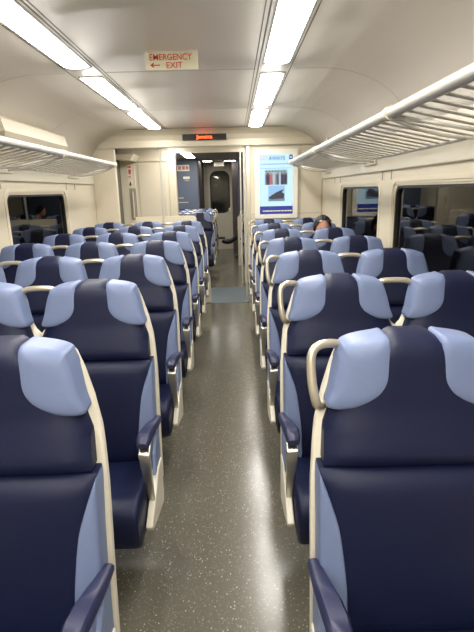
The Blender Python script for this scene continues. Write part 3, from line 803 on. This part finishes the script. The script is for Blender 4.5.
# passenger in the sixth row window seat on the right, looking down
p1 = empty('person', (.935, 5.02, 0)); tag(p1, 'person with dark hair and dark top seated by the right window, looking down', 'person')
J = {'pelvis': ((0, .0, .53), (.155, .11)), 'waist': ((0, .03, .66), (.135, .09)), 'chest': ((0, .05, .80), (.16, .10)), 'neckb': ((0, .035, .935), (.085, .065)), 'neck': ((0, .02, .99), .055)}
E_ = [('pelvis', 'waist'), ('waist', 'chest'), ('chest', 'neckb'), ('neckb', 'neck')]
for s, p in ((-1, 'r'), (1, 'l')):
    J[p + 'sh'] = ((s * .165, .05, .885), .055); J[p + 'el'] = ((s * .195, -.09, .66), .043); J[p + 'wr'] = ((s * .09, -.29, .64), .028)
    E_ += [('neckb', p + 'sh'), (p + 'sh', p + 'el'), (p + 'el', p + 'wr')]
    J[p + 'hip'] = ((s * .09, -.05, .54), .085); J[p + 'kn'] = ((s * .11, -.42, .53), .062); J[p + 'an'] = ((s * .10, -.40, .11), .042); J[p + 'to'] = ((s * .10, -.53, .045), .036)
    E_ += [('pelvis', p + 'hip'), (p + 'hip', p + 'kn'), (p + 'kn', p + 'an'), (p + 'an', p + 'to')]
    hand_chain(J, E_, p + 'wr', (s * .09, -.29, .64), (-s * .35, -.9, .1), (s, -.3, 0), .5, p + 'f')
def f1(c):
    if c.z > .965: return 0
    if c.y < -.305 and .58 < c.z < .76 and abs(c.x) < .12: return 0
    if c.z < .085: return 3
    return 1 if c.z > .60 or (c.y > -.02) else 2
skin_body('body', J, E_, 'pelvis', [M['skin'], M['cloth'], M['jeans'], M['shoe']], f1, p1)
hd = head_mesh(-.01, .0, 1.155, .30, p1, M['hair'])
hd.parent = None; hd.name = 'head'
hd.parent = p1
# sunglasses pushed up on the hair; one lens painted white as a glint
g_ = empty('sunglasses', (.925, 5.02, 1.155)); tag(g_, 'pale sunglasses pushed up on the seated passenger\'s dark hair', 'sunglasses')
g_.rotation_euler = (.30, 0, 0)
for s in (-1, 1):
    MB().sphere((s * .034, -.086, .096), (.020, .007, .012), 12, 6).build('lens', M['white'] if s < 0 else M['lens'], g_, True)
    MB().tube([(s * .056, -.074, .104), (s * .086, -.03, .08), (s * .086, .03, .03)], .003, 6).build('temple', M['black'], g_, True)
MB().tube([(-.014, -.084, .105), (.014, -.084, .105)], .003, 6).build('bridge', M['black'], g_, True)

# passenger at the far end, sitting sideways with one leg crossed into the aisle
p2 = empty('person', (.58, 10.80, 0)); tag(p2, 'person in dark clothes seated sideways at the far end, leg crossed into the aisle', 'person')
J = {'pelvis': ((0, 0, .52), (.14, .11)), 'waist': ((.0, 0, .66), (.12, .10)), 'chest': ((-.02, 0, .84), (.15, .11)), 'neckb': ((-.03, 0, .98), (.08, .065)), 'neck': ((-.045, 0, 1.05), .052)}
E_ = [('pelvis', 'waist'), ('waist', 'chest'), ('chest', 'neckb'), ('neckb', 'neck')]
J['rsh'] = ((-.03, -.17, .93), .052); J['rel'] = ((-.14, -.20, .70), .042); J['rwr'] = ((-.36, -.12, .72), .028)
J['lsh'] = ((-.03, .17, .93), .052); J['lel'] = ((-.12, .20, .68), .042); J['lwr'] = ((-.32, .08, .66), .028)
J['rhip'] = ((-.05, -.09, .52), .085); J['rkn'] = ((-.42, -.08, .62), .070); J['ran'] = ((-.62, .0, .47), .048); J['rto'] = ((-.76, -.02, .43), .036); 
J['lhip'] = ((-.05, .09, .52), .085); J['lkn'] = ((-.44, .10, .49), .062); J['lan'] = ((-.44, .10, .10), .042); J['lto'] = ((-.57, .10, .045), .036)
E_ += [('neckb', 'rsh'), ('rsh', 'rel'), ('rel', 'rwr'), ('neckb', 'lsh'), ('lsh', 'lel'), ('lel', 'lwr'), ('pelvis', 'rhip'), ('rhip', 'rkn'), ('rkn', 'ran'), ('ran', 'rto'), ('pelvis', 'lhip'), ('lhip', 'lkn'), ('lkn', 'lan'), ('lan', 'lto')]
hand_chain(J, E_, 'rwr', (-.36, -.12, .72), (-1, .1, .0), (0, -1, 0), .35, 'rf')
hand_chain(J, E_, 'lwr', (-.32, .08, .66), (-1, -.1, .0), (0, 1, 0), .4, 'lf')
def f2(c):
    if c.z > 1.03: return 0
    if c.x < -.37 and c.z > .665: return 0
    if c.x < -.33 and c.y > -.02 and c.z > .63 : return 0
    if c.z < .085 or (c.x < -.64 and c.z < .6): return 3
    return 1 if (c.z > .62 and c.x > -.40) else 2
skin_body('body', J, E_, 'pelvis', [M['skin'], M['cloth'], M['jeans'], M['shoe']], f2, p2)
h2 = head_mesh(-.07, 0, 1.20, .35, p2, M['hair']); h2.rotation_euler = Euler((.35, 0, -PI / 2), 'XYZ')
sh = MB().sphere((-.74, -.02, .435), (.14, .055, .060), 14, 8).build('shoe', M['shoe'], p2, True)
# flip seat under that passenger
o = empty('bench_seat', (.64, 10.80, 0)); tag(o, 'side-facing bench under the far passenger, mostly hidden by the right partition', 'bench')
MB().rbox((-.24, -.30, .32), (.22, .30, .415), .02).build('seat_cushion', M['navy'], o)
MB().rbox((.21, -.30, .40), (.28, .30, 1.1), .02).build('backrest', M['navy'], o)
MB().rbox((-.15, -.22, 0), (.15, .22, .32), .01).build('pedestal', M['dark'], o)
